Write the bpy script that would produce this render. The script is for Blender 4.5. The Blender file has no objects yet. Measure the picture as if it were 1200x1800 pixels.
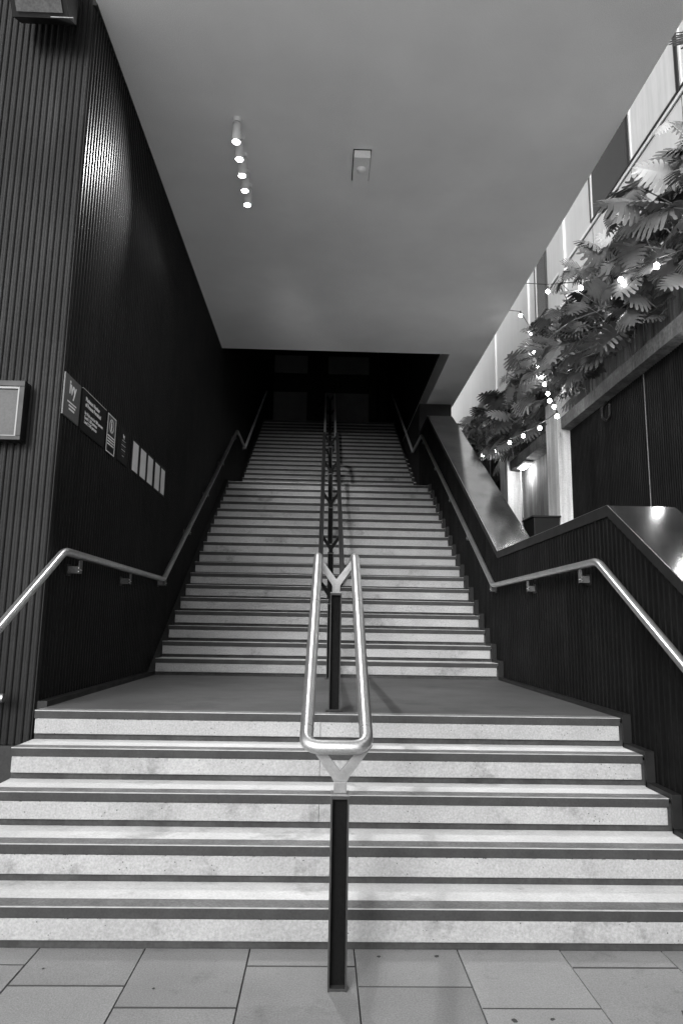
import bpy, bmesh, math, random
from mathutils import Vector, Matrix, noise
random.seed(7)
R = math.radians
col = bpy.context.scene.collection
sc = bpy.context.scene

# ------------------------------------------------------------------ camera
cd = bpy.data.cameras.new("camera"); cam = bpy.data.objects.new("camera", cd); col.objects.link(cam)
F = Vector((0.02460599, 0.98609752, 0.16433573)); RT = Vector((0.99947508, -0.02773114, 0.01674948)); UP = Vector((-0.02107383, -0.16383733, 0.98626225))
m = Matrix((RT, UP, -F)).transposed().to_4x4(); m.translation = (0, 0, 1.3945)
cam.matrix_world = m
cd.sensor_fit = 'VERTICAL'; cd.sensor_height = 36; cd.lens = 36 * 1193.4 / 1800
cd.clip_start = 0.05; cd.clip_end = 1000
sc.camera = cam

# ------------------------------------------------------------------ sky, sun, exposure
SUN_EL, SUN_AZ = 26, 205            # azimuth of the sun seen from above, clockwise from +Y
w = bpy.data.worlds.new("World"); sc.world = w; w.use_nodes = True
nt = w.node_tree; nt.nodes.clear()
sky = nt.nodes.new('ShaderNodeTexSky'); sky.sky_type = 'NISHITA'; sky.sun_disc = False
sky.sun_elevation = R(SUN_EL); sky.sun_rotation = R(SUN_AZ); sky.dust_density = 4
bw = nt.nodes.new('ShaderNodeRGBToBW'); bg = nt.nodes.new('ShaderNodeBackground'); wo = nt.nodes.new('ShaderNodeOutputWorld')
nt.links.new(sky.outputs[0], bw.inputs[0]); nt.links.new(bw.outputs[0], bg.inputs[0]); nt.links.new(bg.outputs[0], wo.inputs[0])
bg.inputs[1].default_value = 0.15
sd = bpy.data.lights.new("sun", 'SUN'); sd.energy = 0.95; sd.angle = R(22)
so = bpy.data.objects.new("sun", sd); col.objects.link(so)
sv = Vector((math.sin(R(SUN_AZ)) * math.cos(R(SUN_EL)), math.cos(R(SUN_AZ)) * math.cos(R(SUN_EL)), math.sin(R(SUN_EL))))
so.rotation_euler = sv.to_track_quat('Z', 'Y').to_euler()
sc.view_settings.view_transform = 'Standard'; sc.view_settings.look = 'None'
sc.view_settings.gamma = 1; sc.view_settings.use_curve_mapping = False
sc.view_settings.exposure = 0.8
LAMP_W = 24.0
sc.cycles.use_denoising = True
sc.cycles.sample_clamp_indirect = 4
sc.cycles.max_bounces = 8

# ------------------------------------------------------------------ materials
def mat(name, v, rough=.6, metal=0, var=0, vs=3, fine=0, fs=60, bump=0, bs=80, pits=0, streak=0, emit=0, spec=.5, stains=0):
    M = bpy.data.materials.new(name); M.use_nodes = True
    n = M.node_tree.nodes; l = M.node_tree.links; b = n['Principled BSDF']
    b.inputs['Base Color'].default_value = (v, v, v, 1); b.inputs['Roughness'].default_value = rough
    b.inputs['Metallic'].default_value = metal; b.inputs['Specular IOR Level'].default_value = spec
    tc = n.new('ShaderNodeTexCoord'); cur = None
    def noi(scale, det=6, st=(1, 1, 1), ro=.6):
        mp = n.new('ShaderNodeMapping'); mp.inputs['Scale'].default_value = st
        t = n.new('ShaderNodeTexNoise'); t.inputs['Scale'].default_value = scale; t.inputs['Detail'].default_value = det; t.inputs['Roughness'].default_value = ro
        l.new(tc.outputs['Object'], mp.inputs[0]); l.new(mp.outputs[0], t.inputs['Vector']); return t.outputs['Fac']
    def rng(src, a, b_, c, d):
        r = n.new('ShaderNodeMapRange'); r.inputs[1].default_value = a; r.inputs[2].default_value = b_; r.inputs[3].default_value = c; r.inputs[4].default_value = d
        l.new(src, r.inputs[0]); return r.outputs[0]
    def mul(a, b_):
        if a is None: return b_
        k = n.new('ShaderNodeMath'); k.operation = 'MULTIPLY'; l.new(a, k.inputs[0]); l.new(b_, k.inputs[1]); return k.outputs[0]
    if var: cur = mul(cur, rng(noi(vs), .3, .7, 1 - var, 1 + var))
    if fine: cur = mul(cur, rng(noi(fs, 3), .3, .7, 1 - fine, 1 + fine))
    if streak: cur = mul(cur, rng(noi(7, 8, (1, 1, .06), .75), .38, .62, 1 - streak, 1 + streak * .5))
    if stains:
        cur = mul(cur, rng(noi(1.7, 9, (1, 1, 1), .72), .56, .66, 1, 1 - stains))
        cur = mul(cur, rng(noi(9, 7, (1, 1, 1), .8), .63, .68, 1, 1 - stains * .8))
    pit = None
    if pits:
        vo = n.new('ShaderNodeTexVoronoi'); vo.inputs['Scale'].default_value = 34; l.new(tc.outputs['Object'], vo.inputs['Vector'])
        gate = rng(noi(5, 2), .47, .55, 0, 1)
        p0 = rng(vo.outputs['Distance'], .07, .13, 1, 0)
        pit = mul(p0, gate)
        inv = n.new('ShaderNodeMath'); inv.operation = 'MULTIPLY_ADD'; l.new(pit, inv.inputs[0]); inv.inputs[1].default_value = -pits; inv.inputs[2].default_value = 1
        cur = mul(cur, inv.outputs[0])
    if cur is not None:
        k = n.new('ShaderNodeMath'); k.operation = 'MULTIPLY'; l.new(cur, k.inputs[0]); k.inputs[1].default_value = v
        l.new(k.outputs[0], b.inputs['Base Color'])
        rr = rng(cur, .7, 1.3, min(1, rough * 1.12), rough * .9); l.new(rr, b.inputs['Roughness'])
    if bump:
        bp = n.new('ShaderNodeBump'); bp.inputs['Strength'].default_value = bump; bp.inputs['Distance'].default_value = .004
        l.new(noi(bs, 8, (1, 1, 1), .65), bp.inputs['Height']); l.new(bp.outputs[0], b.inputs['Normal'])
    if emit:
        b.inputs['Emission Color'].default_value = (1, 1, 1, 1); b.inputs['Emission Strength'].default_value = emit
    return M

M = dict(
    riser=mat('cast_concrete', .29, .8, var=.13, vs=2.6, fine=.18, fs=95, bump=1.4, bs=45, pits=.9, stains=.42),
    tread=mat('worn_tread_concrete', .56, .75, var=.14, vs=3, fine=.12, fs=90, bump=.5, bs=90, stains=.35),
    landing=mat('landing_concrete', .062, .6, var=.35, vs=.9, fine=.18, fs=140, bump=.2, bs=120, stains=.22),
    recess=mat('shadow_gap', .03, .8, var=.35, vs=6, fine=.2, fs=50),
    nosing=mat('nosing_metal', .036, .6, metal=0, spec=.2, var=.2, vs=8, fine=.15, fs=90),
    striptop=mat('ribbed_tread_strip', .14, .5, var=.3, vs=7, fine=.25, fs=70),
    edge=mat('bright_edge', .36, .4, metal=.2, var=.2, vs=20),
    paver=mat('paving_stone', .22, .75, var=.12, vs=1.5, fine=.2, fs=150, bump=.5, bs=140, stains=.35),
    paver2=mat('paving_stone_light', .245, .75, var=.12, vs=1.9, fine=.2, fs=150, bump=.5, bs=140, stains=.35),
    paver3=mat('paving_stone_dark', .20, .75, var=.12, vs=2.2, fine=.2, fs=150, bump=.5, bs=140, stains=.35),
    joint=mat('paving_joint', .04, .9),
    ground=mat('street_ground', .62, .85, var=.1, vs=1),
    ribr=mat('black_ribbed_boards', .0042, .5, var=.3, vs=2.5, fine=.3, fs=50, streak=.35, spec=.06),
    rib=mat('dark_ribbed_cladding', .010, .38, var=.25, vs=2.5, fine=.2, fs=50, streak=.25, spec=.16),
    ribcol=mat('column_cladding', .013, .5, spec=.12, var=.2, vs=1.6, fine=.2, fs=60, streak=.25),
    black=mat('black_wall', .01, .7, fine=.2),
    trim=mat('dark_trim', .012, .45, spec=.25, var=.3, vs=9),
    ceiling=mat('painted_ceiling', .86, .85, var=.08, vs=.7, fine=.13, fs=150, bump=.15, bs=200),
    shadesteel=mat('shaded_rail_steel', .12, .4, metal=.8, var=.1, vs=6),  # darker copy of the rail steel, shade of the middle run in its colour
    raillit=mat('lit_rail_steel', .9, .35, metal=.25),  # paler copy of the rail steel, stands in for light on the last flight
    bracket=mat('bracket_steel', .10, .45, metal=.4, var=.2, vs=20, fine=.2),
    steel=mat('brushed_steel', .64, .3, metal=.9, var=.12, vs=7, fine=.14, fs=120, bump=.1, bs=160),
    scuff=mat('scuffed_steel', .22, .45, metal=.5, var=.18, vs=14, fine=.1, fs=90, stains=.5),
    cap=mat('cap_steel', .35, .12, metal=.95, var=.22, vs=2.2, fine=.12, fs=80, stains=.3, bump=.25, bs=2.2),
    capedge=mat('cap_edge', .8, .3, metal=1),
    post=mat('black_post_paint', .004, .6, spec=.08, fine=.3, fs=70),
    postedge=mat('post_flange_paint', .03, .4, spec=.3, var=.3, vs=12),
    sign=mat('grey_sign_board', .085, .6, fine=.1),
    signd=mat('dark_sign_board', .012, .5, spec=.2, fine=.1),
    white=mat('white_lettering', .8, .6),
    paper=mat('white_paper', .72, .6, var=.06, vs=9),
    dusty=mat('dusty_glass', .08, .4, var=.3, vs=12, fine=.3, fs=60, stains=.5),
    rim=mat('case_inner_rim', .2, .5),
    frosted=mat('frosted_panel', .06, .45, spec=.2, var=.12, vs=6, fine=.12, fs=70),
    facade=mat('white_facade_panel', .6, .45, var=.06, vs=.5, streak=.05),
    glassd=mat('dark_window_glass', .02, .06, spec=.8),
    glassl=mat('curtained_window', .40, .25, var=.15, vs=.5, streak=.15, emit=.12),
    frame=mat('window_frame', .04, .4, metal=.5),
    pale=mat('pale_frame', .8, .4),
    column=mat('column_concrete', .68, .8, var=.15, vs=1.2, fine=.12, fs=60, streak=.3, bump=.3, bs=60),
    stain=mat('stained_concrete', .2, .85, var=.3, vs=1.4, fine=.15, fs=60, streak=.65, bump=.4, bs=50),
    ledge=mat('ledge_concrete', .11, .8, var=.4, vs=3, fine=.3, fs=25, streak=.4),
    leaf=mat('glossy_leaf', .16, .24, var=.5, vs=3, spec=.6),
    leafpale=mat('pale_leaf', .32, .35, var=.25, vs=3, spec=.6),
    stem=mat('aerial_root', .25, .6, var=.3, vs=6),
    cable=mat('cable_rubber', .05, .5),
    lampwhite=mat('white_lamp_housing', .8, .4),
    glow=mat('lamp_glow', .9, .4, emit=60),
    bulb=mat('bulb_glow', .9, .4, emit=30),
    bulkglow=mat('bulkhead_glow', .9, .4, emit=10),
    backpanel=mat('door_panel', .3, .35, var=.1),
    soil=mat('dark_soil', .03, .9, fine=.4),
)

# ------------------------------------------------------------------ mesh helpers
class MB:
    def __init__(s): s.v = []; s.f = []; s.mi = []; s.sm = []; s.mats = []
    def mid(s, m_):
        if m_ not in s.mats: s.mats.append(m_)
        return s.mats.index(m_)
    def add(s, vs, fs, m_, smooth=False):
        o = len(s.v); s.v += [tuple(v) for v in vs]; k = s.mid(m_)
        for f in fs: s.f.append(tuple(i + o for i in f)); s.mi.append(k); s.sm.append(smooth)
        return s
    def box(s, x0, x1, y0, y1, z0, z1, m_, b=0):
        if b <= 0:
            vs = [(x, y, z) for x in (x0, x1) for y in (y0, y1) for z in (z0, z1)]
            return s.add(vs, [(0, 1, 3, 2), (4, 6, 7, 5), (0, 4, 5, 1), (2, 3, 7, 6), (0, 2, 6, 4), (1, 5, 7, 3)], m_)
        bm = bmesh.new(); bmesh.ops.create_cube(bm, size=1)
        for v in bm.verts: v.co = Vector(((x0 + x1) / 2 + v.co.x * (x1 - x0), (y0 + y1) / 2 + v.co.y * (y1 - y0), (z0 + z1) / 2 + v.co.z * (z1 - z0)))
        bmesh.ops.bevel(bm, geom=bm.edges[:], offset=b, segments=2, affect='EDGES', profile=.6)
        bm.verts.index_update()
        s.add([v.co for v in bm.verts], [[v.index for v in f.verts] for f in bm.faces], m_); bm.free(); return s
    def prism(s, poly, axis, a, b, m_, smooth=False):
        """poly: 2-d points; axis 'x': (y,z) extruded in x; 'y': (x,z) in y; 'z': (x,y) in z"""
        n = len(poly)
        def P(p, t): return {'x': (t, p[0], p[1]), 'y': (p[0], t, p[1]), 'z': (p[0], p[1], t)}[axis]
        area = sum(poly[i][0] * poly[(i + 1) % n][1] - poly[(i + 1) % n][0] * poly[i][1] for i in range(n))
        if area < 0: poly = poly[::-1]
        if axis == 'y': poly = poly[::-1]
        vs = [P(p, a) for p in poly] + [P(p, b) for p in poly]
        fs = [tuple(range(n))[::-1], tuple(range(n, 2 * n))] + [(i, (i + 1) % n, n + (i + 1) % n, n + i) for i in range(n)]
        if b < a: fs = [f[::-1] for f in fs]
        return s.add(vs, fs, m_, smooth)
    def tube(s, pts, r, m_, seg=14, cap=True, round_=0, smooth=True):
        pts = [Vector(p) for p in pts]
        if round_:
            q = [pts[0]]
            for i in range(1, len(pts) - 1):
                a = (pts[i - 1] - pts[i]); b = (pts[i + 1] - pts[i]); d = min(round_, a.length * .45, b.length * .45)
                p0 = pts[i] + a.normalized() * d; p1 = pts[i] + b.normalized() * d
                for k in range(7):
                    t = k / 6; q.append((1 - t) ** 2 * p0 + 2 * t * (1 - t) * pts[i] + t * t * p1)
            q.append(pts[-1]); pts = q
        n = len(pts); rings = []
        prev = None; vs = []; fs = []
        for i, p in enumerate(pts):
            t = (pts[min(i + 1, n - 1)] - pts[max(i - 1, 0)]).normalized()
            if prev is None:
                u = t.cross(Vector((0, 0, 1)));
                if u.length < .1: u = t.cross(Vector((1, 0, 0)))
                u.normalize()
            else: u = (prev - t * prev.dot(t)).normalized()
            prev = u; w_ = t.cross(u)
            rr = r(i / (n - 1)) if callable(r) else r
            for k in range(seg):
                a = 2 * math.pi * k / seg; vs.append(p + (u * math.cos(a) + w_ * math.sin(a)) * rr)
        for i in range(n - 1):
            for k in range(seg):
                fs.append((i * seg + k, i * seg + (k + 1) % seg, (i + 1) * seg + (k + 1) % seg, (i + 1) * seg + k))
        s.add(vs, fs, m_, smooth)
        if cap:
            s.add(vs[:seg], [tuple(range(seg))[::-1]], m_); s.add(vs[-seg:], [tuple(range(seg))], m_)
        return s
    def build(s, name, parent=None):
        me = bpy.data.meshes.new(name); me.from_pydata(s.v, [], s.f); me.update()
        for k in s.mats: me.materials.append(M[k])
        me.polygons.foreach_set('material_index', s.mi); me.polygons.foreach_set('use_smooth', s.sm)
        o = bpy.data.objects.new(name, me); col.objects.link(o)
        if parent: o.parent = parent; o.matrix_parent_inverse = Matrix.Translation(-wloc(parent))
        return o
def wloc(o):
    v = Vector(o.location)
    while o.parent: v = v + Vector(o.parent.location) + Vector(o.matrix_parent_inverse.translation); o = o.parent
    return v
def tag(o, label, cat, group=None):
    o['label'] = label; o['category'] = cat
    if group: o['group'] = group
    return o
def thing(name, label, cat, loc=(0, 0, 0), group=None):
    o = bpy.data.objects.new(name, None); o.location = loc; o.empty_display_size = .1; col.objects.link(o)
    return tag(o, label, cat, group)
def structure(o): o['kind'] = 'structure'; return o

# ------------------------------------------------------------------ layout numbers (metres)
RI = .17; XL, XR = -1.74, 1.86; WL, WR = -1.80, 1.93
Y1, G1 = 3.217, .2803; Y2, G2 = 7.324, .2753; Y3, G3 = 14.0155 - 2 * .2786, .2786
LZ1 = 5 * RI; LZ2 = 23 * RI; TOPZ = 41 * RI; YTOP = Y3 + 17 * G3
CZ = 6.0; CR = 2.65; CIN = 2.08; CB = 10.97; CFRONT = 3.9; YB = 22.0; ROOF = 10.9
COLY = 4.5

# ------------------------------------------------------------------ ground and paving
g = MB(); g.box(-150, 150, -150, 150, -.3, -.012, 'ground'); structure(g.build('ground'))
pv = MB()
pv.box(-3.44, 4.23, .05, 3.25, -.0119, -.009, 'joint')
xs = [-.284 - .4515 * 7 + .4515 * i for i in range(17)]
off = {0: .10, 1: -.06, 2: -.22}
for i, x in enumerate(xs):
    k = (i - 6) % 3
    yy = 3.235; first = True
    joints = [3.235, {0: 2.77, 1: 3.08, 2: 2.92}[(i - 6) % 3]]
    while joints[-1] > .5: joints.append(joints[-1] - .602)
    for a in joints[1:]: pv.box(x + .004, x + .4475, a - .0022, a + .0022, -.004, .0021, 'joint')
    for a, b in zip(joints, joints[1:]):
        dz = random.uniform(-.0015, .0015)
        pv.box(x + .003, x + .4485, b + .0023, a - .0023, -.02, .0 + dz, random.choice(('paver', 'paver', 'paver2', 'paver3')), .0015)
for gx, gy, gr in ((1.37, 2.735, .022), (1.385, 2.72, .012), (.27, 3.165, .009), (.52, 3.17, .012), (.86, 2.70, .01), (-.62, 2.9, .006), (-1.1, 3.05, .006), (.72, 2.69, .014)):
    pv.prism([(gx + gr * random.uniform(.6, 1.2) * math.cos(k * .7), gy + gr * random.uniform(.6, 1.2) * math.sin(k * .7)) for k in range(9)], 'z', .0016, .0024, 'joint')
structure(pv.build('pavement'))

# ------------------------------------------------------------------ stairs
def chips(mb, x0, x1, y, z, n):
    for _ in range(n):
        x = x0 + (x1 - x0) * random.random() ** 1.3; wd = random.uniform(.004, .03); h = random.uniform(.001, .006)
        n_ = random.randint(4, 7); top = [(x + wd * k / n_, z + .0005) for k in range(n_ + 1)]
        bot = [(x + wd * (k + random.uniform(-.3, .3)) / n_, z - h * random.random()) for k in range(n_ - 1, 0, -1)]
        for k in range(n_ - 2):
            mb.prism([top[k + 1], bot[n_ - 2 - k], top[k + 2]], 'y', y - .0012, y + .004, 'nosing')
def flight(name, label, y0, gn, k0, n, last_depth, landmat, side_l=XL, side_r=XR):
    root = thing(name, label, 'staircase', (0, y0, (k0 - 1) * RI))
    for i in range(n):
        k = k0 + i; y = y0 + i * gn; z0 = (k - 1) * RI; z1 = k * RI
        dep = last_depth if i == n - 1 else gn
        s = MB()
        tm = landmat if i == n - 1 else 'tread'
        yb = y + dep + .018
        s.box(XL, WR - .002, y + .022, yb - .0005, z0 - .06 if k > 1 else -.05, z1 - .03, 'recess')           # core and shadow gap
        s.box(XL + .004, XR - .004, y, y + .0215, z0 + .034, z1 - .0465, 'riser', .006)
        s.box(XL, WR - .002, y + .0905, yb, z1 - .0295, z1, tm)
        if k < 6 : chips(s, XL, XR, y, z1 - .0465, 16 if k != 2 else 60)
        # cast joint down the middle of the near risers
        if k in (3, 4, 5):
            s.box(.0, .003, y - .0008, y + .003, z0 + .036, z1 - .048, 'recess')
        st = s.build('step', root)
        nb = MB()
        nb.box(XL, XR + .004, y - .003, y + .0898, z1 - .0455, z1 - .001, 'nosing', .0015)
        for q in range(8): nb.box(XL, XR + .004, y + .0045 + q * .0107, y + .0115 + q * .0107, z1 - .0012, z1 + .0022, 'striptop')
        nb.box(XL, XR + .004, y - .0042, y + .0012, z1 - .0022, z1 + .0024, 'edge')
        nb.build('nosing', st)
    return root
flight('lower_staircase', 'lowest flight of five wide pale concrete steps rising from the pavement to the first landing', Y1, G1, 1, 5, Y2 - (Y1 + 4 * G1), 'landing')
flight('middle_staircase', 'long middle flight of pale concrete steps with dark nosings above the first landing', Y2, G2, 6, 18, Y3 - (Y2 + 17 * G2), 'landing')
flight('upper_staircase', 'narrow looking upper flight of dim concrete steps reaching the dark top floor', Y3, G3, 24, 18, YB - YTOP, 'landing')

# ------------------------------------------------------------------ ribbed panels
def ribs(mb, a, b, zb, ztop, nrm, pitch, dep, mt, style='flute'):
    """vertical ribs between 2-d points a, b; nrm outward 2-d; ztop: float or function of (x,y)"""
    a = Vector(a); b = Vector(b); L = (b - a).length; d = (b - a) / L; N = Vector(nrm)
    n = max(1, round(L / pitch)); p = L / n
    prof = [(0, 0), (.12, .0), (.17, .75), (.3, .97), (.5, 1.0), (.7, .97), (.83, .75), (.88, 0)] if style == 'board' else \
           [(0, 0), (.14, .02), (.24, .66), (.38, .95), (.5, 1), (.62, .95), (.76, .66), (.86, .02)]
    pts = []
    for i in range(n):
        for (t, h) in prof: pts.append(a + d * ((i + t) * p) + N * (h * dep))
    pts.append(b)
    vs = []
    for q in pts:
        zt = ztop(q.x, q.y) if callable(ztop) else ztop
        zbb = zb(q.x, q.y) if callable(zb) else zb
        vs += [(q.x, q.y, zbb), (q.x, q.y, zt)]
    fl = d.x * N.y - d.y * N.x
    fs = [(2 * i, 2 * i + 1, 2 * i + 3, 2 * i + 2) if fl > 0 else (2 * i, 2 * i + 2, 2 * i + 3, 2 * i + 1) for i in range(len(pts) - 1)]
    mb.add(vs, fs, mt)
def zstair(y):
    if y < Y1: return 0
    if y < Y2: return min(5, int((y - Y1) / G1) + 1) * RI
    if y < Y3: return min(23, 5 + int((y - Y2) / G2) + 1) * RI
    return min(41, 23 + int((y - Y3) / G3) + 1) * RI

# left wall
lw = thing('ribbed_wall', 'tall black finely ribbed wall along the left of the stairs, carrying the signs', 'wall', (WL, COLY, 0))
b = MB(); b.box(-6, WL - .030, COLY + .03, YB, 0, ROOF, 'black')
ribs(b, (WL - .03, COLY + .0), (WL - .03, YB), .4, ROOF, (1, 0), .055, .028, 'rib')
b.build('ribbed_cladding', lw)
def skirting(mb, x0, x1, hgt=.03):
    """stepped trim standing on the treads against a wall"""
    for i in range(5):
        y = Y1 + i * G1; z = (i + 1) * RI; e = Y2 - .006 if i == 4 else y + G1
        mb.box(x0, x1, y - .022, e - .022, z + .0022, z + hgt, 'trim'); mb.box(x0, x1, y - .038, y - .0222, z - RI + .0022, z + hgt, 'trim')
    for i in range(18):
        y = Y2 + i * G2; z = (i + 6) * RI; e = Y3 if i == 17 else y + G2
        mb.box(x0, x1, y - .022, e - .022, z + .0022, z + hgt, 'trim'); mb.box(x0, x1, y - .038, y - .0222, z - RI + .0022, z + hgt, 'trim')
b = MB()
b.box(WL - .008, XL - .001, COLY + .02, Y2 - .03, LZ1 - .3, LZ1 + .035, 'trim')
b.box(WL - .008, XL - .001, Y2 - .03, YTOP, LZ1 - .4, LZ1 + .034, 'trim')
b.prism([(Y2 - .03, LZ1 + .03), (Y2 + 17 * G2, LZ2 + .03), (Y3 - .03, LZ2 + .03), (YTOP, TOPZ + .03), (YTOP, TOPZ - 1), (Y2, LZ1 - .5)], 'x', WL - .007, XL - .0015, 'black')
b.build('skirting', lw)

b = MB(); b.box(WL - .03, WL + .0035, COLY - .02, CB, CZ - .02, CZ + .41, 'black'); b.build('top_trim', lw)

# ribbed column at the left
rc = thing('ribbed_column', 'broad dark grey column of upright ribs at the left edge of the stairs', 'column', (-2.6, COLY, 0))
b = MB(); b.box(-6, WL - .031, COLY, COLY + .029, .62, CZ + 4, 'ribcol')
ribs(b, (-3.6, COLY - .001), (WL - .012, COLY - .001), .62, CZ + 4, (0, -1), .046, .012, 'ribcol')
b.build('ribbed_cladding', rc)
b = MB(); b.box(-6, WL - .0, COLY - .012, COLY + .3, 0, .615, 'black'); b.box(-3.6, XL - .004, Y1 + .2, COLY - .013, 0, .3, 'black'); b.build('plinth', rc)

# right parapet with steel cap
PT = [(2.95, 1.26), (4.487, 2.225), (7.415, 2.225), (12.35, 5.337), (13.6, 5.337)]
def ptop(x, y):
    for (a, za), (c, zc) in zip(PT, PT[1:]):
        if y <= c: return za + (zc - za) * max(0, (y - a)) / (c - a)
    return PT[-1][1]
PX0, PX1 = 1.93, 2.375
pw = thing('parapet_wall', 'black ribbed parapet with a broad steel top, along the right of the stairs', 'wall', (PX0, 2.95, 0))
b = MB()
poly = [(y, z - .03) for y, z in PT] + [(13.6, 0), (2.95, 0)]
b.prism(poly, 'x', PX0 + .0, PX1 - .01, 'black')
ribs(b, (PX0 - .0005, 2.95), (PX0 - .0005, 13.6), -.05, lambda x, y: ptop(x, y) - .055, (-1, 0), .0655, .014, 'ribr', 'board')
b.build('ribbed_cladding', pw)
b = MB()
tp = [(y, z) for y, z in PT]; lo = [(y, z - .028) for y, z in PT][::-1]
for (a, za), (c, zc) in zip(PT, PT[1:]):
    b.prism([(a, za), (c, zc), (c, zc - .029), (a, za - .029)], 'x', PX0 - .0165, PX1, 'cap')
b.build('steel_cap', pw)
b = MB()
for (a, za), (c, zc) in zip(PT, PT[1:]):
    b.prism([(a, za + .001), (c, zc + .001), (c, zc - .075), (a, za - .075)], 'x', PX0 - .0215, PX0 - .0168, 'trim')
    b.prism([(a, za + .0035), (c, zc + .0035), (c, zc + .0011), (a, za + .0011)], 'x', PX0 - .0215, PX0 - .0145, 'capedge')
b.build('edge_trim', pw)
b = MB(); skirting(b, XR + .0045, PX0 - .0145, .028)
b.box(XR + .01, PX0, 2.95, Y1 - .046, 0, .045, 'trim')
b.build('skirting', pw)

# right wall of the upper flight, rising above the ceiling line
uw = thing('upper_wall', 'black wall enclosing the right of the upper flight below the high roof', 'wall', (1.93, 13.6, 0))
b = MB()
b.box(1.93, 2.60, 13.61, YB, 3, CZ - .003, 'black')
b.box(CIN, CIN + .3, CB + .02, YB, CZ + .45, ROOF, 'black')
b.build('wall_panel', uw)
b = MB(); b.prism([(13.61, LZ2 + .03), (Y3, LZ2 + .03), (YTOP, TOPZ + .03), (YTOP, TOPZ - 1), (13.61, LZ2 - .5)], 'x', XR + .006, 1.929, 'trim'); b.build('skirting', uw)

# ------------------------------------------------------------------ ceiling
cl = thing('ceiling', 'smooth pale painted ceiling slab over the stairs, with lamps and a sensor box', 'ceiling', (0, CFRONT, CZ))
b = MB()
b.prism([(-1.8, CFRONT), (CR, CFRONT), (CR, YB), (CIN, YB), (CIN, CB), (-1.8, CB)], 'z', CZ, CZ + .4, 'ceiling')
b.build('soffit', cl)
ub = thing('upper_storey', 'dark upper storey walls above the ceiling slab', 'building', (0, CB, CZ + .4))
b = MB(); b.box(-6, CR + .0, CB - .3, YB, ROOF, ROOF + .3, 'black'); b.box(-6, CR, CB - .3, CB - .05, CZ + .401, ROOF - .001, 'black'); b.box(CR - .1, CR, CB - .049, YB, CZ + .401, ROOF - .002, 'facade')
b.build('wall_panel', ub)

# back wall at the top floor with glazed doors
bw_ = thing('back_wall', 'dark wall with tall glazed doors at the head of the stairs', 'wall', (0, YB, TOPZ))
b = MB(); b.box(WL - .03, 2.7, YB, YB + .2, 3, ROOF, 'black'); b.build('wall_panel', bw_)
for (x0, x1) in ((-1.80, -.68), (.02, 1.40)):
    b = MB(); b.box(x0, x1, YB - .05, YB - .001, TOPZ, 9.12, 'backpanel', .01); dr = b.build('door', bw_)
    b = MB(); b.box(x0, x1, YB - .05, YB - .001, 9.80, 10.42, 'backpanel', .01); b.build('transom_window', bw_)
cp = thing('slim_column', 'slim dim column standing at the head of the stairs by the back wall', 'column', (2.0, 20.9, TOPZ))
b = MB(); b.box(1.62, 1.90, 20.8, 21.1, TOPZ, ROOF - .01, 'trim', .01); b.build('shaft', cp)
b = MB(); b.box(1.60, 1.92, 20.78, 21.12, TOPZ, TOPZ + .12, 'trim', .01); b.build('base', cp)

# ------------------------------------------------------------------ handrails
RH = 1.0
def railpath(x, ystart, dz=0):
    return [(x, ystart, 1.848 - (4.54 - ystart) * .607 + dz), (x, 4.54, 1.848 + dz), (x, 7.39, 1.848 + dz), (x, 12.75, 5.07 + dz), (x, 14.05, 5.07 + dz), (x, 18.55, 7.93 + dz)]
def wall_rail(name, label, x, sgn, wallx):
    t = thing(name, label, 'handrail', (x, 3, 0), 'handrails along the side walls')
    b = MB(); p = railpath(x, 2.95)
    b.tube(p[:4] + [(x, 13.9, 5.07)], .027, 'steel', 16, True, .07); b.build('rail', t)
    b = MB(); b.tube([(x, 13.901, 5.07)] + p[4:], .027, 'raillit', 16, True, .07); b.build('rail', t)
    for (y, z) in ((3.4, None), (4.86, None), (6.13, None), (7.5, None), (8.7, None), (9.9, None), (11.2, None), (12.6, None), (14.3, None), (15.8, None), (17.3, None)):
        if y < COLY and sgn < 0: continue
        pz = None
        for (_, a, za), (_, c, zc) in zip(p, p[1:]):
            if a <= y <= c: pz = za + (zc - za) * (y - a) / (c - a)
        b = MB()
        b.tube([(x, y, pz - .02), (x, y, pz - .085)], .008, 'bracket', 8)
        xa, xb = sorted((x - sgn * .012, wallx))
        b.box(x - .004, x + .004, y - .028, y + .028, pz - .125, pz - .03, 'bracket', .001)
        xa, xb = sorted((x + sgn * .004, wallx))
        b.box(xa, xb, y - .020, y + .020, pz - .125, pz - .075, 'bracket', .002)
        xa, xb = sorted((wallx - sgn * .008, wallx))
        b.box(xa, xb, y - .04, y + .04, pz - .14, pz - .06, 'trim')
        o = b.build('bracket', t)
        b = MB()
        for q in (-.012, .012):
            b.tube([(x - sgn * .003, y + q, pz - .1), (x - sgn * .008, y + q, pz - .1)], .004, 'capedge', 8)
            b.tube([(x + .0, y - .0285, pz - .1 + q), (x + .0, y - .033, pz - .1 + q)], .004, 'capedge', 8)
        b.build('screw', o)
    return t
wall_rail('handrail', 'steel tube handrail on the black wall below the signs', -1.72, -1, WL - .008)
wall_rail('handrail', 'steel tube handrail on the black parapet wall under its steel top', 1.85, 1, PX0 - .014)

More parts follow.
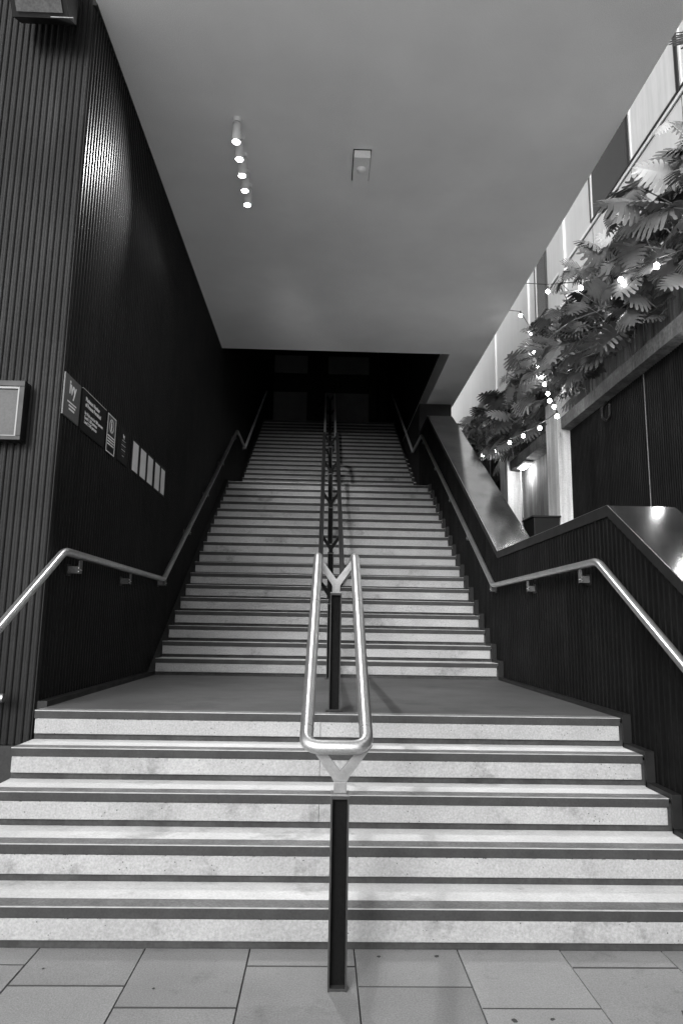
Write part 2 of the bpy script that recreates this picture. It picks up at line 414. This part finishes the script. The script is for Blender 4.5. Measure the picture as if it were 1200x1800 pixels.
cr = thing('double_handrail', 'double steel tube handrail on black posts running up the middle of the stairs', 'handrail', (.085, 2.9, 0))
XA, XB, XM = -.0365, .2085, .086
p1 = railpath(XA, 2.955); p2 = railpath(XB, 2.955)
p1[0] = (XA - .02, 2.875, .905); p2[0] = (XB - .018, 2.875, .905)
p1[-1] = (XA, 18.4, 7.84); p2[-1] = (XB, 18.4, 7.84)
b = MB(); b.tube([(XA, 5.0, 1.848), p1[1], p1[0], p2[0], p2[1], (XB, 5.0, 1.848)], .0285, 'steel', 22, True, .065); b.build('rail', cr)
for x, p in ((XA, p1), (XB, p2)):
    b = MB(); b.tube([(x, 5.0005, 1.848)] + p[2:4] + [(x, 13.2, 5.07)], .0275, 'shadesteel', 16, True, .065); b.build('rail', cr)
    b = MB(); b.tube([(x, 13.2005, 5.07)] + p[4:], .0275, 'raillit', 16, True, .065); b.build('rail', cr)
    for y in (2.97, 3.95):
        sl = (1.848 - .905) / (4.54 - 2.875); z = .905 + (y - 2.875) * sl; x_ = x - .019 * (4.54 - y) / 1.665
        b = MB(); b.tube([(x_, y - .0014, z - .0014 * sl), (x_, y + .0014, z + .0014 * sl)], .0289, 'scuff', 22); b.build('weld_seam', cr)
b = MB(); b.tube([p1[-1], p2[-1]], .0275, 'shadesteel', 12); b.build('end_bar', cr)
def railz(y):
    for (_, a, za), (_, c, zc) in zip(p2, p2[1:]):
        if a <= y <= c: return za + (zc - za) * (y - a) / (c - a)
    return p2[0][2]
def centre_post(y, zb, top):
    b = MB(); h = .037; fk = 'scuff' if y < 5 else 'post'  # forks from the third post on are coloured black to stand for shade
    for sx in (-1, 1): b.box(*sorted((XM + sx * h, XM + sx * (h - .007))), y - .035, y + .035, zb, top, 'postedge', .001)
    b.box(XM - h + .0071, XM + h - .0071, y - .006, y + .004, zb, top - .001, 'post')
    b.box(XM - h + .0071, XM + h - .0071, y - .034, y - .006, top - .012, top - .001, 'postedge')
    b.box(XM - h + .0071, XM + h - .0071, y - .034, y - .006, zb + .002, zb + .012, 'postedge')
    po = b.build('post', cr)
    b = MB(); b.box(XM - h - .001, XM + h + .001, y - .036, y + .036, top + .0003, top + .007, fk, .001)
    b.box(XM - .026, XM + .026, y - .016, y + .006, top + .0073, top + .05, fk, .002)
    zz = railz(y)
    zt = zz - .006
    zv = top + .092
    yy = y - .004
    # two arms as convex pieces
    
    A = [(-.027, top + .0505), (-.035, top + .066), (-(XB - XA) / 2 - .008, zt - .014), (-(XB - XA) / 2 + .020, zt + .008), (0, zv), (0, top + .0505)]
    b.prism([(XM + q[0], q[1]) for q in A], 'y', yy - .006, yy + .006, fk)
    b.prism([(XM - q[0], q[1]) for q in A], 'y', yy - .006, yy + .006, fk)
    b.build('fork_bracket', po)
    b = MB(); b.box(XM - .055, XM + .055, y - .05, y + .05, zb + .0025, zb + .006, 'trim', .001)
    if zb > .5: b.build('base_plate', po)
centre_post(2.915, 0, .715)
centre_post(4.50, LZ1, 1.60)
for y in (7.12, 8.5, 9.86, 11.2, 12.6, 14.2, 15.6, 17.0, 18.3):
    centre_post(y, zstair(y), railz(y) - .23)

# stub rail on the column
sr = thing('stub_rail', 'short horizontal steel rail end fixed low in front of the ribbed column', 'handrail', (-2.3, 4.4, .9))
b = MB(); b.tube([(-3.2, 4.38, .915), (-1.975, 4.38, .915), (-1.955, 4.38, .915)], .027, 'steel', 16); b.build('rail', sr)
b = MB(); b.box(-2.5, -2.45, 4.385, COLY - .02, .86, .90, 'scuff', .002); b.build('bracket', sr)

# ------------------------------------------------------------------ signs on the left wall
def text(body, size, y, z, x, parent, mt='white', name='lettering', bold=.0, ex=.0006, al='LEFT', sx=1.0):
    cu = bpy.data.curves.new(name, 'FONT'); cu.body = body; cu.size = size; cu.extrude = ex; cu.offset = bold; cu.align_x = al; cu.space_line = .95
    tmp = bpy.data.objects.new('tmp', cu); col.objects.link(tmp)
    me = bpy.data.meshes.new_from_object(tmp.evaluated_get(bpy.context.evaluated_depsgraph_get()))
    bpy.data.objects.remove(tmp)
    me.materials.clear(); me.materials.append(M[mt])
    # glyph x -> +Y, glyph y -> +Z, glyph z -> +X
    me.transform(Matrix(((0, 0, 1, x), (sx, 0, 0, y), (0, 1, 0, z), (0, 0, 0, 1))))
    o = bpy.data.objects.new(name, me); col.objects.link(o)
    o.parent = parent; o.matrix_parent_inverse = Matrix.Translation(-wloc(parent)); return o
SXB, SXF = WL - .007, WL + .004
def board(name, label, y0, y1, z0, z1, mt, cat='sign', group=None):
    t = thing(name, label, cat, (SXB, (y0 + y1) / 2, z0), group)
    b = MB(); b.box(SXB, SXF, y0, y1, z0, z1, mt, .002); o = b.build('board', t); return t
t = board('wall_sign', 'mid grey sign reading ivy above three short white lines, nearest to the column', 4.50, 4.80, 2.785, 3.085, 'sign')
text('ivy', .135, 4.585, 2.965, SXF + .0006, t, bold=.004, sx=.85)
b = MB()
for i, (a, c) in enumerate(((4.565, 4.735), (4.595, 4.72), (4.60, 4.705))): b.box(SXF, SXF + .001, a, c, 2.895 - i * .024, 2.905 - i * .024 + (.003 if i else 0), 'white')
b.build('text_lines', t)
t = board('capacity_sign', 'wide black sign with five lines on the maximum number of persons', 4.845, 5.39, 2.775, 3.09, 'signd')
text('Maximum Number\nof Persons Permitted', .045, 4.91, 3.015, SXF + .0006, t, bold=.0008, sx=.92)
text('Ivy Main area for 500 persons\nLevel 1 300 persons\nLevel 2 545 persons', .036, 4.91, 2.912, SXF + .0006, t, bold=.0006, sx=.95)
b = MB(); b.box(SXB - .001, SXF + .001, 4.845, 5.39, 3.0905, 3.094, 'paper'); b.build('top_edge', t)
t = board('notice_sign', 'narrow white bordered notice with a circled figure over four thick white lines', 5.43, 5.66, 2.765, 3.095, 'signd')
b = MB()
for a, c, e, f_ in ((5.434, 5.656, 3.082, 3.091), (5.434, 5.656, 2.769, 2.778), (5.434, 5.445, 2.778, 3.082), (5.645, 5.656, 2.778, 3.082)): b.box(SXF, SXF + .001, a, c, e, f_, 'white')
b.build('border', t)
b = MB(); b.box(SXF, SXF + .0006, 5.446, 5.644, 2.935, 3.081, 'sign'); b.build('header_panel', t)
b = MB()
for k in range(32):
    a0, a1 = 2 * math.pi * k / 32, 2 * math.pi * (k + 1) / 32
    q = [(5.545 + r_ * math.cos(a), 3.003 + r_ * math.sin(a)) for r_, a in ((.058, a0), (.058, a1), (.051, a1), (.051, a0))]
    b.prism(q, 'x', SXF + .0007, SXF + .0016, 'white')
b.build('ring', t)
b = MB()
def disc(mb, cy, cz, ry, rz, mt, x0=SXF + .0008, x1=SXF + .0016, n=20): mb.prism([(cy + ry * math.cos(2 * math.pi * k / n), cz + rz * math.sin(2 * math.pi * k / n)) for k in range(n)], 'x', x0, x1, mt)
disc(b, 5.538, 3.038, .009, .010, 'white')
b.prism([(5.528, 3.026), (5.549, 3.026), (5.560, 3.000), (5.556, 2.995), (5.551, 3.003), (5.551, 2.988), (5.530, 2.988)], 'x', SXF + .0008, SXF + .0016, 'white')
b.prism([(5.530, 2.9875), (5.540, 2.9875), (5.538, 2.958), (5.524, 2.958)], 'x', SXF + .0008, SXF + .0016, 'white')
b.prism([(5.5405, 2.9875), (5.551, 2.9875), (5.566, 2.960), (5.556, 2.956)], 'x', SXF + .0008, SXF + .0016, 'white')
b.build('figure', t)
b = MB()
for i in range(4): b.box(SXF, SXF + .001, 5.458, 5.632, 2.905 - i * .023, 2.916 - i * .023, 'white')
b.build('text_lines', t)
t = board('wall_sign', 'small dark sign reading ivy over faint short lines, next to the paper sheets', 5.75, 6.05, 2.775, 3.09, 'signd')
text('ivy', .05, 5.875, 3.0, SXF + .0006, t, bold=.0016, sx=.85)
b = MB()
for i, wd in enumerate((.10, .13, .12, .13, .11, .13, .05)):
    b.box(SXF, SXF + .0008, 5.905 - wd / 2, 5.905 + wd / 2, 2.972 - i * .021 - (.01 if i == 6 else 0), 2.9775 - i * .021 - (.01 if i == 6 else 0), 'sign' if i % 2 else 'paper')
b.build('text_lines', t)
which = ['first', 'second', 'third', 'fourth', 'last']
for i, (a, c) in enumerate(((6.21, 6.43), (6.48, 6.715), (6.76, 6.995), (7.06, 7.29), (7.33, 7.53))):
    t = thing('paper_notice', '%s white paper sheet in a black holder, counting from the small dark sign' % which[i], 'notice', (SXB, a, 2.78), 'paper sheets in a row on the ribbed wall')
    b = MB(); b.box(SXB, SXF - .006, a - .015, c + .015, 2.775, 3.10, 'signd', .002); b.build('holder', t)
    b = MB(); b.box(SXF - .006, SXF - .004, a + .012, c - .028, 2.79, 3.065, 'paper'); b.build('sheet', t)

# light box on the column
lb = thing('display_case', 'square dark framed display case with a pale blank panel on the ribbed column', 'display case', (-2.3, 4.42, 2.57))
b = MB(); x0, x1, z0, z1 = -2.72, -2.02, 2.565, 2.975; yf = 4.40
for a, c, e, f_ in ((x0, x1, z1 - .04, z1), (x0, x1, z0, z0 + .028), (x0, x0 + .035, z0 + .028, z1 - .04), (x1 - .034, x1, z0 + .028, z1 - .04)): b.box(a, c, yf, COLY - .0005, e, f_, 'trim', .003)
b.build('frame', lb)
b = MB(); b.box(x0 + .036, x1 - .035, yf + .018, COLY - .01, z0 + .029, z1 - .041, 'frosted'); b.build('panel', lb)
b = MB(); a, c, e, f_ = x0 + .036, x1 - .035, z0 + .029, z1 - .041
b.box(a, c, yf + .006, yf + .0175, f_ - .014, f_, 'rim'); b.box(a, c, yf + .006, yf + .0175, e, e + .005, 'rim'); b.box(c - .010, c, yf + .006, yf + .0175, e + .0051, f_ - .0141, 'rim')
b.build('inner_rim', lb)

# floodlight high on the column
fl = thing('floodlight', 'black wall floodlight with a dusty glass front high on the ribbed column', 'floodlight', (-2.08, 4.4, 5.75))
b = MB()
b.prism([(4.27, 5.645), (3.93, 6.04), (3.99, 6.14), (4.40, 6.14), (4.40, 5.72)], 'x', -2.30, -1.90, 'trim')
b.build('housing', fl)
b = MB(); b.prism([(4.245, 5.666), (3.95, 6.009), (3.946, 6.005), (4.241, 5.662)], 'x', -2.262, -1.938, 'dusty'); b.build('glass', fl)
b = MB(); b.box(-2.13, -2.06, 4.401, COLY - .019, 5.85, 6.0, 'trim', .004); b.build('bracket', fl)
b = MB(); b.box(-2.02, -1.86, 4.24, 4.25, 5.622, 5.630, 'bracket', .001); b.build('latch', fl)

# ------------------------------------------------------------------ ceiling lamps
order = ['nearest', 'second nearest', 'middle', 'second farthest', 'farthest']
AIMS = [((-1.83, 4.68, 4.95), 11, 84), ((.7, 5.2, .85), 8, 80), ((.1, 10.4, 2.8), 9, 46), ((.6, 5.6, .8), 8, 80), ((.1, 14.8, 4.2), 20, 38)]
for i in range(5):
    lx, ly = -.885, 5.63 + i * .238
    t = thing('ceiling_lamp', '%s of the five lit white cylinder lamps hanging in a row under the ceiling' % order[i], 'lamp', (lx, ly, CZ), 'row of white cylinder lamps under the ceiling')
    b = MB(); b.tube([(lx, ly, CZ - .0005), (lx, ly, CZ - .045)], .043, 'lampwhite', 28); b.build('mount', t)
    b = MB(); b.tube([(lx, ly, CZ - .0455), (lx, ly, CZ - .053)], .038, 'trim', 28)
    b.build('joint_ring', t)
    b = MB()
    seg = 32; vs = []; fs = []
    prof = [(.043, CZ - .0535), (.043, CZ - .235), (.041, CZ - .240), (.037, CZ - .240), (.035, CZ - .232), (.033, CZ - .17)]
    for r_, z in prof:
        for k in range(seg): vs.append((lx + r_ * math.cos(2 * math.pi * k / seg), ly + r_ * math.sin(2 * math.pi * k / seg), z))
    for j in range(len(prof) - 1):
        for k in range(seg): fs.append((j * seg + k, j * seg + (k + 1) % seg, (j + 1) * seg + (k + 1) % seg, (j + 1) * seg + k)[::-1])
    fs.append(tuple(range(seg))); b.add(vs, fs, 'lampwhite', True); hs = b.build('shade', t)
    b = MB(); vs = [(lx, ly, CZ - .236)]; fs = []
    for j in range(1, 5):
        a = j / 4 * math.pi / 2
        for k in range(20): vs.append((lx + .031 * math.sin(a) * math.cos(2 * math.pi * k / 20), ly + .031 * math.sin(a) * math.sin(2 * math.pi * k / 20), CZ - .205 - .031 * math.cos(a)))
    for k in range(20): fs.append((0, 1 + (k + 1) % 20, 1 + k))
    for j in range(3):
        for k in range(20): fs.append((1 + j * 20 + k, 1 + j * 20 + (k + 1) % 20, 1 + (j + 1) * 20 + (k + 1) % 20, 1 + (j + 1) * 20 + k))
    b.add(vs, fs, 'glow', True); b.build('bulb', t)
    ld = bpy.data.lights.new('lamp_light', 'SPOT'); ld.energy = LAMP_W * AIMS[i][1]; ld.spot_size = R(AIMS[i][2]); ld.spot_blend = 1.0; ld.shadow_soft_size = .04 if i < 2 else .1
    lo_ = bpy.data.objects.new('lamp_light', ld); col.objects.link(lo_)
    o_ = Vector((lx, ly, CZ - .262)); tgt = Vector(AIMS[i][0])
    lo_.rotation_euler = (o_ - tgt).to_track_quat('Z', 'Y').to_euler(); lo_.location = o_
    lo_.parent = t; lo_.matrix_parent_inverse = Matrix.Translation(-wloc(t))

sb = thing('ceiling_sensor', 'shallow pale box with a round sensor dome fixed under the ceiling', 'sensor', (.29, 6.2, CZ))
b = MB(); b.box(.215, .375, 5.985, 6.44, CZ - .085, CZ - .004, 'ceiling', .003); b.build('housing', sb)
b = MB(); b.box(.205, .385, 5.975, 6.45, CZ - .0038, CZ - .0002, 'trim'); b.build('back_plate', sb)
b = MB(); vs = [(.293, 6.16, CZ - .118)]; fs = []
for j in range(1, 5):
    a = j / 4 * math.pi / 2
    for k in range(24): vs.append((.293 + .05 * math.sin(a) * math.cos(2 * math.pi * k / 24), 6.16 + .05 * math.sin(a) * math.sin(2 * math.pi * k / 24), CZ - .086 - .032 * math.cos(a)))
for k in range(24): fs.append((0, 1 + (k + 1) % 24, 1 + k))
for j in range(3):
    for k in range(24): fs.append((1 + j * 24 + k, 1 + j * 24 + (k + 1) % 24, 1 + (j + 1) * 24 + (k + 1) % 24, 1 + (j + 1) * 24 + k))
b.add(vs, fs, 'ceiling', True); b.build('dome', sb)

# ------------------------------------------------------------------ courtyard building on the right
WX = 3.5; CX = 3.31; FX = 5.0
cw = thing('bay_wall', 'black ribbed wall under the long concrete ledge, behind the parapet', 'wall', (WX, 2, 0))
b = MB(); b.box(WX + .0, WX + .25, -2, 9.34, 0, 4.2, 'black'); ribs(b, (WX - .001, -2), (WX - .001, 9.34), 0, 4.2, (-1, 0), .045, .014, 'ribr'); b.build('ribbed_cladding', cw)
b = MB(); b.tube([(WX - .022, 7.05, 0), (WX - .022, 7.05, 4.19)], .006, 'bracket', 8); b.build('conduit', cw)
b = MB(); b.tube([(WX - .03, 8.02, 4.19), (WX - .09, 8.02, 4.12), (WX - .09, 8.02, 3.98), (WX - .05, 7.98, 3.93), (WX - .05, 7.9, 3.96), (WX - .05, 7.88, 4.12)], .014, 'trim', 8, True, .03); b.build('pipe_hook', cw)
def ledge(name, label, y0, y1):
    t = thing(name, label, 'planter', (WX, y0, 4.2))
    b = MB(); b.prism([(CX + .05, 4.22), (CX + .05, 4.39), (CX + .25, 4.395), (WX + 1.2, 4.395), (WX + 1.2, 4.2), (WX, 4.2)], 'y', y0, y1, 'ledge'); b.build('ledge', t)
    b = MB(); b.box(WX + .08, WX + .2, y0, y1, 4.396, 5.15, 'stain'); b.box(WX + 1.1, WX + 1.3, y0, y1, 4.396, 5.15, 'stain')
    b.build('planter_front', t)
    b = MB(); b.box(WX + .2, WX + 1.1, y0, y1, 4.396, 5.08, 'soil'); b.build('soil', t)
    return t
ledge('planter_box', 'stained concrete planter on a mossy ledge above the black ribbed bay wall', -2, 9.32)
ledge('planter_box', 'stained concrete planter between the two pale columns, over the lit lamp', 9.86, 12.0)
ledge('planter_box', 'concrete planter in the shadowy far bay beyond the farther column', 12.55, 22)
def pier(label, y0, y1):
    t = thing('concrete_column', label, 'column', (CX, y0, 0), 'pale columns of the courtyard building')
    b = MB(); b.box(CX, WX + .3, y0, y1, 0, 4.72, 'column', .012); b.build('shaft', t)
    b = MB(); b.box(CX - .012, WX + .2, y0 - .012, y1 + .012, 4.7205, 4.80, 'ledge', .005); b.build('head', t)
pier('nearer pale concrete column, beside the black ribbed bay wall', 9.345, 9.84)
pier('farther pale concrete column, just beyond the lit bulkhead lamp', 12.02, 12.53)
b2 = thing('stained_wall', 'water streaked concrete wall lit by the bulkhead lamp between two columns', 'wall', (WX + .1, 9.85, 0))
b = MB(); b.box(WX + .06, WX + .3, 9.845, 12.015, 0, 4.19, 'stain'); b.build('wall_panel', b2)
b3 = thing('dark_bay_wall', 'dark wall of the far bay behind the last string light bulbs', 'wall', (WX + .1, 12.6, 0))
b = MB(); ribs(b, (WX + .06, 12.535), (WX + .06, 22), 0, 4.19, (-1, 0), .06, .014, 'rib'); b.box(WX + .062, WX + .3, 12.535, 22, 0, 4.19, 'black'); b.build('ribbed_cladding', b3)
kb = thing('low_box', 'low black box standing at the foot of the nearer pale column', 'box', (3.1, 9.9, 2.0))
b = MB(); b.box(2.92, 3.28, 9.3, 9.8, 2.0, 2.93, 'signd', .01); b.build('body', kb)
b = MB(); b.box(2.90, 3.30, 9.28, 9.82, 2.931, 2.955, 'black', .004); b.build('lid', kb)
cf = MB(); cf.box(PX1, WX, 2.0, 22, -.011, 2.0, 'landing'); o = cf.build('courtyard_path'); structure(o)
# bulkhead lamps under the ledge
def bulkhead(label, y, pw_, hl=.2, hw=.06):
    bl = thing('bulkhead_lamp', label, 'lamp', (3.42, y, 4.19), 'oval lamps under the planter ledge')
    b = MB(); b.box(3.36, 3.50, y - hl - .025, y + hl + .025, 4.160, 4.199, 'pale', .008); b.build('housing', bl)
    b = MB(); vs = []; fs = []
    for j in range(6):
        a = j / 5 * math.pi / 2
        for k in range(24): vs.append((3.43 + hw * math.cos(a) * math.cos(2 * math.pi * k / 24), y + hl * math.cos(a) * math.sin(2 * math.pi * k / 24), 4.159 - .05 * math.sin(a)))
    for j in range(5):
        for k in range(24): fs.append((j * 24 + k, j * 24 + (k + 1) % 24, (j + 1) * 24 + (k + 1) % 24, (j + 1) * 24 + k)[::-1])
    b.add(vs, fs, 'bulkglow', True); b.build('diffuser', bl)
    b = MB(); b.tube([(3.44, y + hl + .045, 4.15), (3.46, y + hl + .045, 3.3)], .005, 'pale', 6); b.build('cable', bl)
    ld = bpy.data.lights.new('bulkhead_light', 'POINT'); ld.energy = pw_; ld.shadow_soft_size = .03
    lo_ = bpy.data.objects.new('bulkhead_light', ld); col.objects.link(lo_); lo_.location = (3.40, y, 4.05); lo_.parent = bl; lo_.matrix_parent_inverse = Matrix.Translation(-wloc(bl))
bulkhead('lit oval lamp under the planter ledge between the two pale columns', 11.375, 9)
bulkhead('small lit lamp under the near ledge, half hidden by leaves', 5.85, 1.5, .022, .018)
bulkhead('small lit lamp under the near ledge beyond the edge of the view', 5.05, 1.5, .022, .018)

# facade above
fc = thing('white_facade', 'tall white panelled facade with a band of windows above the plants', 'building', (FX, 0, 0))
b = MB(); b.box(FX, FX + .5, -4, 32, 0, 16, 'facade')
for z in (9.0,): b.box(FX - .006, FX - .0005, -4, 14.2, z - .006, z + .006, 'joint')
for y in (5.3, 6.92, 8.52, 10.13, 11.78): b.box(FX - .005, FX - .0005, y - .004, y + .004, 4, 8.99, 'joint')
for y in (13.2, 15.75, 19.0): b.box(FX - .05, FX - .0005, y, y + .35, 4, 15, 'facade')
b.build('wall_panel', fc)
b = MB(); b.box(FX - .03, FX - .0005, -4, 14.2, 9.008, 9.07, 'pale'); b.build('sill', fc)
for (a, c, z0, z1, gm) in ((3.72, 5.30, 9.07, 12, 'glassl'), (5.32, 6.92, 9.07, 12, 'glassl'), (6.94, 8.52, 9.07, 12, 'glassl'), (8.54, 10.12, 9.07, 12, 'glassl'), (10.14, 11.78, 9.07, 12, 'glassd'), (14.4, 15.2, 8.6, 12, 'glassd')):
    b = MB()
    for q in ((a, a + .035), (c - .035, c)): b.box(FX - .05, FX - .001, q[0], q[1], z0, z1, 'frame')
    b.box(FX - .05, FX - .001, a + .036, c - .036, z0, z0 + .03, 'frame'); b.box(FX - .05, FX - .001, a + .036, c - .036, z1 - .03, z1, 'frame')
    b.box(FX - .035, FX - .001, c - .075, c - .0355, z0 + .031, z1 - .031, 'facade')
    fr = b.build('window', fc)
    b = MB(); b.box(FX - .02, FX - .004, a + .036, c - .076, z0 + .031, z1 - .031, gm); b.build('pane', fr)

# ------------------------------------------------------------------ monstera plants
def leaf(mb, base, dirv, nrm, L, W, mt, droop):
    """split leaf: continuous heart with finger lobes"""
    d = dirv.normalized(); nn = (nrm - d * nrm.dot(d)).normalized(); s = d.cross(nn).normalized()
    def P(t, u):   # t along the midrib 0..1, u across -1..1
        dr = droop * (t * t * .5 + abs(u) ** 1.5 * .45)
        return base + d * (L * t) + s * (W * u) + nn * (-dr * L + .06 * L * abs(u) * (1 - t))
    whole = random.random() < .18
    n = random.choice((7, 8)); outline = [.66, .92, 1.04, 1.02, .90, .70, .42] if n == 7 else [.64, .90, 1.03, 1.05, .97, .83, .62, .38]
    for sg in (-1, 1):
        def F(*f): return f if sg > 0 else f[::-1]
        for i in range(n):
            t0 = (i - .25) * .98 / n; t1 = (i + 1 - .25) * .98 / n; dt = t1 - t0
            wv = outline[i] * random.uniform(.88, 1.06); sweep = -.16 if i == 0 else -.02 + .20 * i / n
            u0 = (.8 if whole else random.uniform(.5, .68)) * wv
            a0 = max(t0, 0) if i else .0
            c = [(a0, 0), (t1, 0), (t1 + sweep * .3, u0), (t0 + sweep * .3, u0)]
            gq = .02 if whole else .06
            g0, g1 = t0 + dt * gq, t1 - dt * gq
            c += [(g1 + sweep * .62, wv * .7), (g0 + sweep * .62, wv * .7), (g1 - dt * .1 + sweep * .95, wv * .95), (g0 + dt * .1 + sweep * .95, wv * .93), ((g0 + g1) / 2 + sweep * 1.05, wv)]
            pts = [P(t, sg * u) for t, u in c]
            mb.add(pts, [F(0, 1, 2, 3), F(3, 2, 4, 5), F(5, 4, 6, 7), F(7, 6, 8)], mt, True)
    mb.add([P(.955, 0), P(.95, .12), P(1.12, 0), P(.95, -.12)], [(0, 1, 2, 3)], mt, True)
def plant(label, y, x, z, n, spread, hgt, seed, size=.34, pale=.2, hang=0.25):
    random.seed(seed)
    t = thing('monstera_plant', label, 'plant', (x, y, z), 'split leaf plants growing in the planters')
    lf = MB(); st = MB()
    for i in range(n):
        ox = -abs(random.gauss(.28, .38)) + .25; oy = max(-1.8 * spread, min(1.8 * spread, random.gauss(0, spread))); oz = random.uniform(-hang, hgt)
        ox *= (.55 + .45 * (1 - abs(oz) / (hgt + .3)))
        p = Vector((x + max(ox, 2.95 - x), y + oy, z + oz))
        root = Vector((x + random.uniform(.0, .3), y + oy * .45, z - .05))
        side = Vector((-1, random.gauss(-.35, .7), random.gauss(-.15, .5))).normalized()
        nrm = Vector((random.gauss(-.45, .35), random.gauss(-.35, .4), random.gauss(.8, .35))).normalized()
        if random.random() < .35: nrm = Vector((-.8, -.7, .25 + random.random() * .4)).normalized(); side = Vector((random.uniform(-.6, .1), random.uniform(-.9, .4), -.7 + random.random() * .9)).normalized()
        L = size * random.choice((.5, .65, .8, .9, 1.0, 1.1))
        if side.x * L < -.42: side.x *= .4
        leaf(lf, p, side, nrm, L, L * random.uniform(.54, .72), 'leafpale' if random.random() < pale else 'leaf', random.uniform(.1, .95))
        mid = (root + p) / 2 + Vector((random.uniform(-.05, .1), 0, random.uniform(.05, .25)))
        st.tube([root, mid, p], .007, 'stem' if random.random() < .35 else 'leaf', 5, False)
    for i in range(5):     # aerial roots
        a = Vector((x - random.uniform(.0, .15), y + random.gauss(0, spread), z + random.uniform(0, .4)))
        c = a + Vector((-random.uniform(.02, .15), random.uniform(-.5, .3), -random.uniform(.3, .9)))
        st.tube([a, (a + c) / 2 + Vector((-.05, 0, .05)), c], .006, 'stem', 5, False)
    lf.build('foliage', t); st.build('stems', t)
PL = [
    ('tallest split leaf plant at the near end of the planter, by the frame edge', 5.35, 3.85, 4.95, 46, .42, 1.75, 11),
    ('bushy split leaf plant over the black ribbed wall, second from the near end', 6.25, 3.8, 4.95, 46, .40, 1.55, 12),
    ('dense split leaf plant with pale leaves against the dark window', 7.15, 3.70, 4.95, 48, .42, 1.4, 13),
    ('split leaf plant behind the upper string of bulbs above the ledge', 8.05, 3.68, 4.95, 46, .42, 1.30, 14),
    ('split leaf plant spilling over the nearer pale column', 8.95, 3.62, 4.90, 46, .40, 1.15, 15),
    ('split leaf plant above the lit bulkhead lamp', 10.1, 3.55, 4.85, 44, .45, 1.05, 16),
    ('split leaf plant over the head of the farther pale column', 11.4, 3.50, 4.80, 44, .50, .95, 17),
    ('split leaf plant beyond the farther column, leaning out to the parapet', 12.9, 3.35, 4.80, 46, .55, .95, 18),
    ('spiky farthest split leaf plant touching the ceiling edge', 14.6, 3.15, 4.90, 50, .65, .95, 19),
]
for a in PL: plant(*a[:4], int(a[4] * 1.9), *a[5:], pale=.35 if a[7] in (13, 17, 18) else .15)

# ------------------------------------------------------------------ string lights
def string(label, pts, bulbs_at, sag=.0):
    t = thing('string_light', label, 'string light', pts[0], 'strings of bulbs in the courtyard')
    b = MB(); q = []
    for i in range(len(pts) - 1):
        a, c = Vector(pts[i]), Vector(pts[i + 1])
        for k in range(6):
            s = k / 6; q.append(a.lerp(c, s) - Vector((0, 0, sag * 4 * s * (1 - s))))
    q.append(Vector(pts[-1])); b.tube(q, .006, 'cable', 6); b.build('cable', t)
    for p in bulbs_at:
        p = Vector(p)
        b = MB(); b.tube([p + Vector((0, 0, .065)), p + Vector((0, 0, .02))], .014, 'cable', 10); s_ = b.build('socket', t)
        b = MB(); vs = []; fs = []; n = 14
        for j in range(8):
            a = math.pi * j / 7; rr = .025 * math.sin(a) + .0005
            for k in range(n): vs.append((p.x + rr * math.cos(2 * math.pi * k / n), p.y + rr * math.sin(2 * math.pi * k / n), p.z - .010 + .029 * math.cos(a)))
        for j in range(7):
            for k in range(n): fs.append((j * n + k, j * n + (k + 1) % n, (j + 1) * n + (k + 1) % n, (j + 1) * n + k)[::-1])
        b.add(vs, fs, 'bulb', True); b.build('bulb', s_)
A1 = [(3.0, 4.6, 4.35), (3.0, 5.262, 4.60), (3.0, 5.71, 4.78), (3.0, 6.44, 5.04), (3.0, 7.49, 5.50), (2.95, 8.5, 6.0), (2.66, 8.7, 6.12)]
string('string of bulbs crossing in front of the plants to the ceiling edge', A1, [(3, 5.71, 4.715), (3, 6.44, 4.97), (3, 7.49, 5.43), (3, 8.64, 5.98)])
CHAIN = [(914, 548), (933, 583), (935, 614), (946, 640), (957, 662), (963, 681), (966, 695), (977, 707), (980, 722), (980, 734)]
A2 = [(2.67, 10.1, 6.42), (3.0, 9.92, 6.30), (3.0, 9.42, 5.78), (3.0, 9.3, 5.44), (3.0, 9.15, 5.16), (3.0, 9.02, 4.96), (3.0, 8.9, 4.80), (3.0, 8.78, 4.62), (3.0, 8.72, 4.50), (3.0, 8.55, 4.36), (3.0, 8.46, 4.20)]
string('string of bulbs dropping steeply beside the leaves to the nearer pale column', A2, [(p[0], p[1], p[2] - .06) for p in A2[1:]])
A3 = [(3.0, 8.46, 4.20), (3.0, 9.165, 4.25), (3.0, 9.95, 4.36), (3.0, 10.71, 4.46), (3.0, 11.6, 4.56), (3.0, 12.58, 4.72), (2.9, 14.2, 5.0)]
string('string of bulbs running low over the bulkhead lamp toward the far bay', A3, [(p[0], p[1], p[2] - .06) for p in A3[1:-1]], .02)
print('scene built', len(bpy.data.objects))
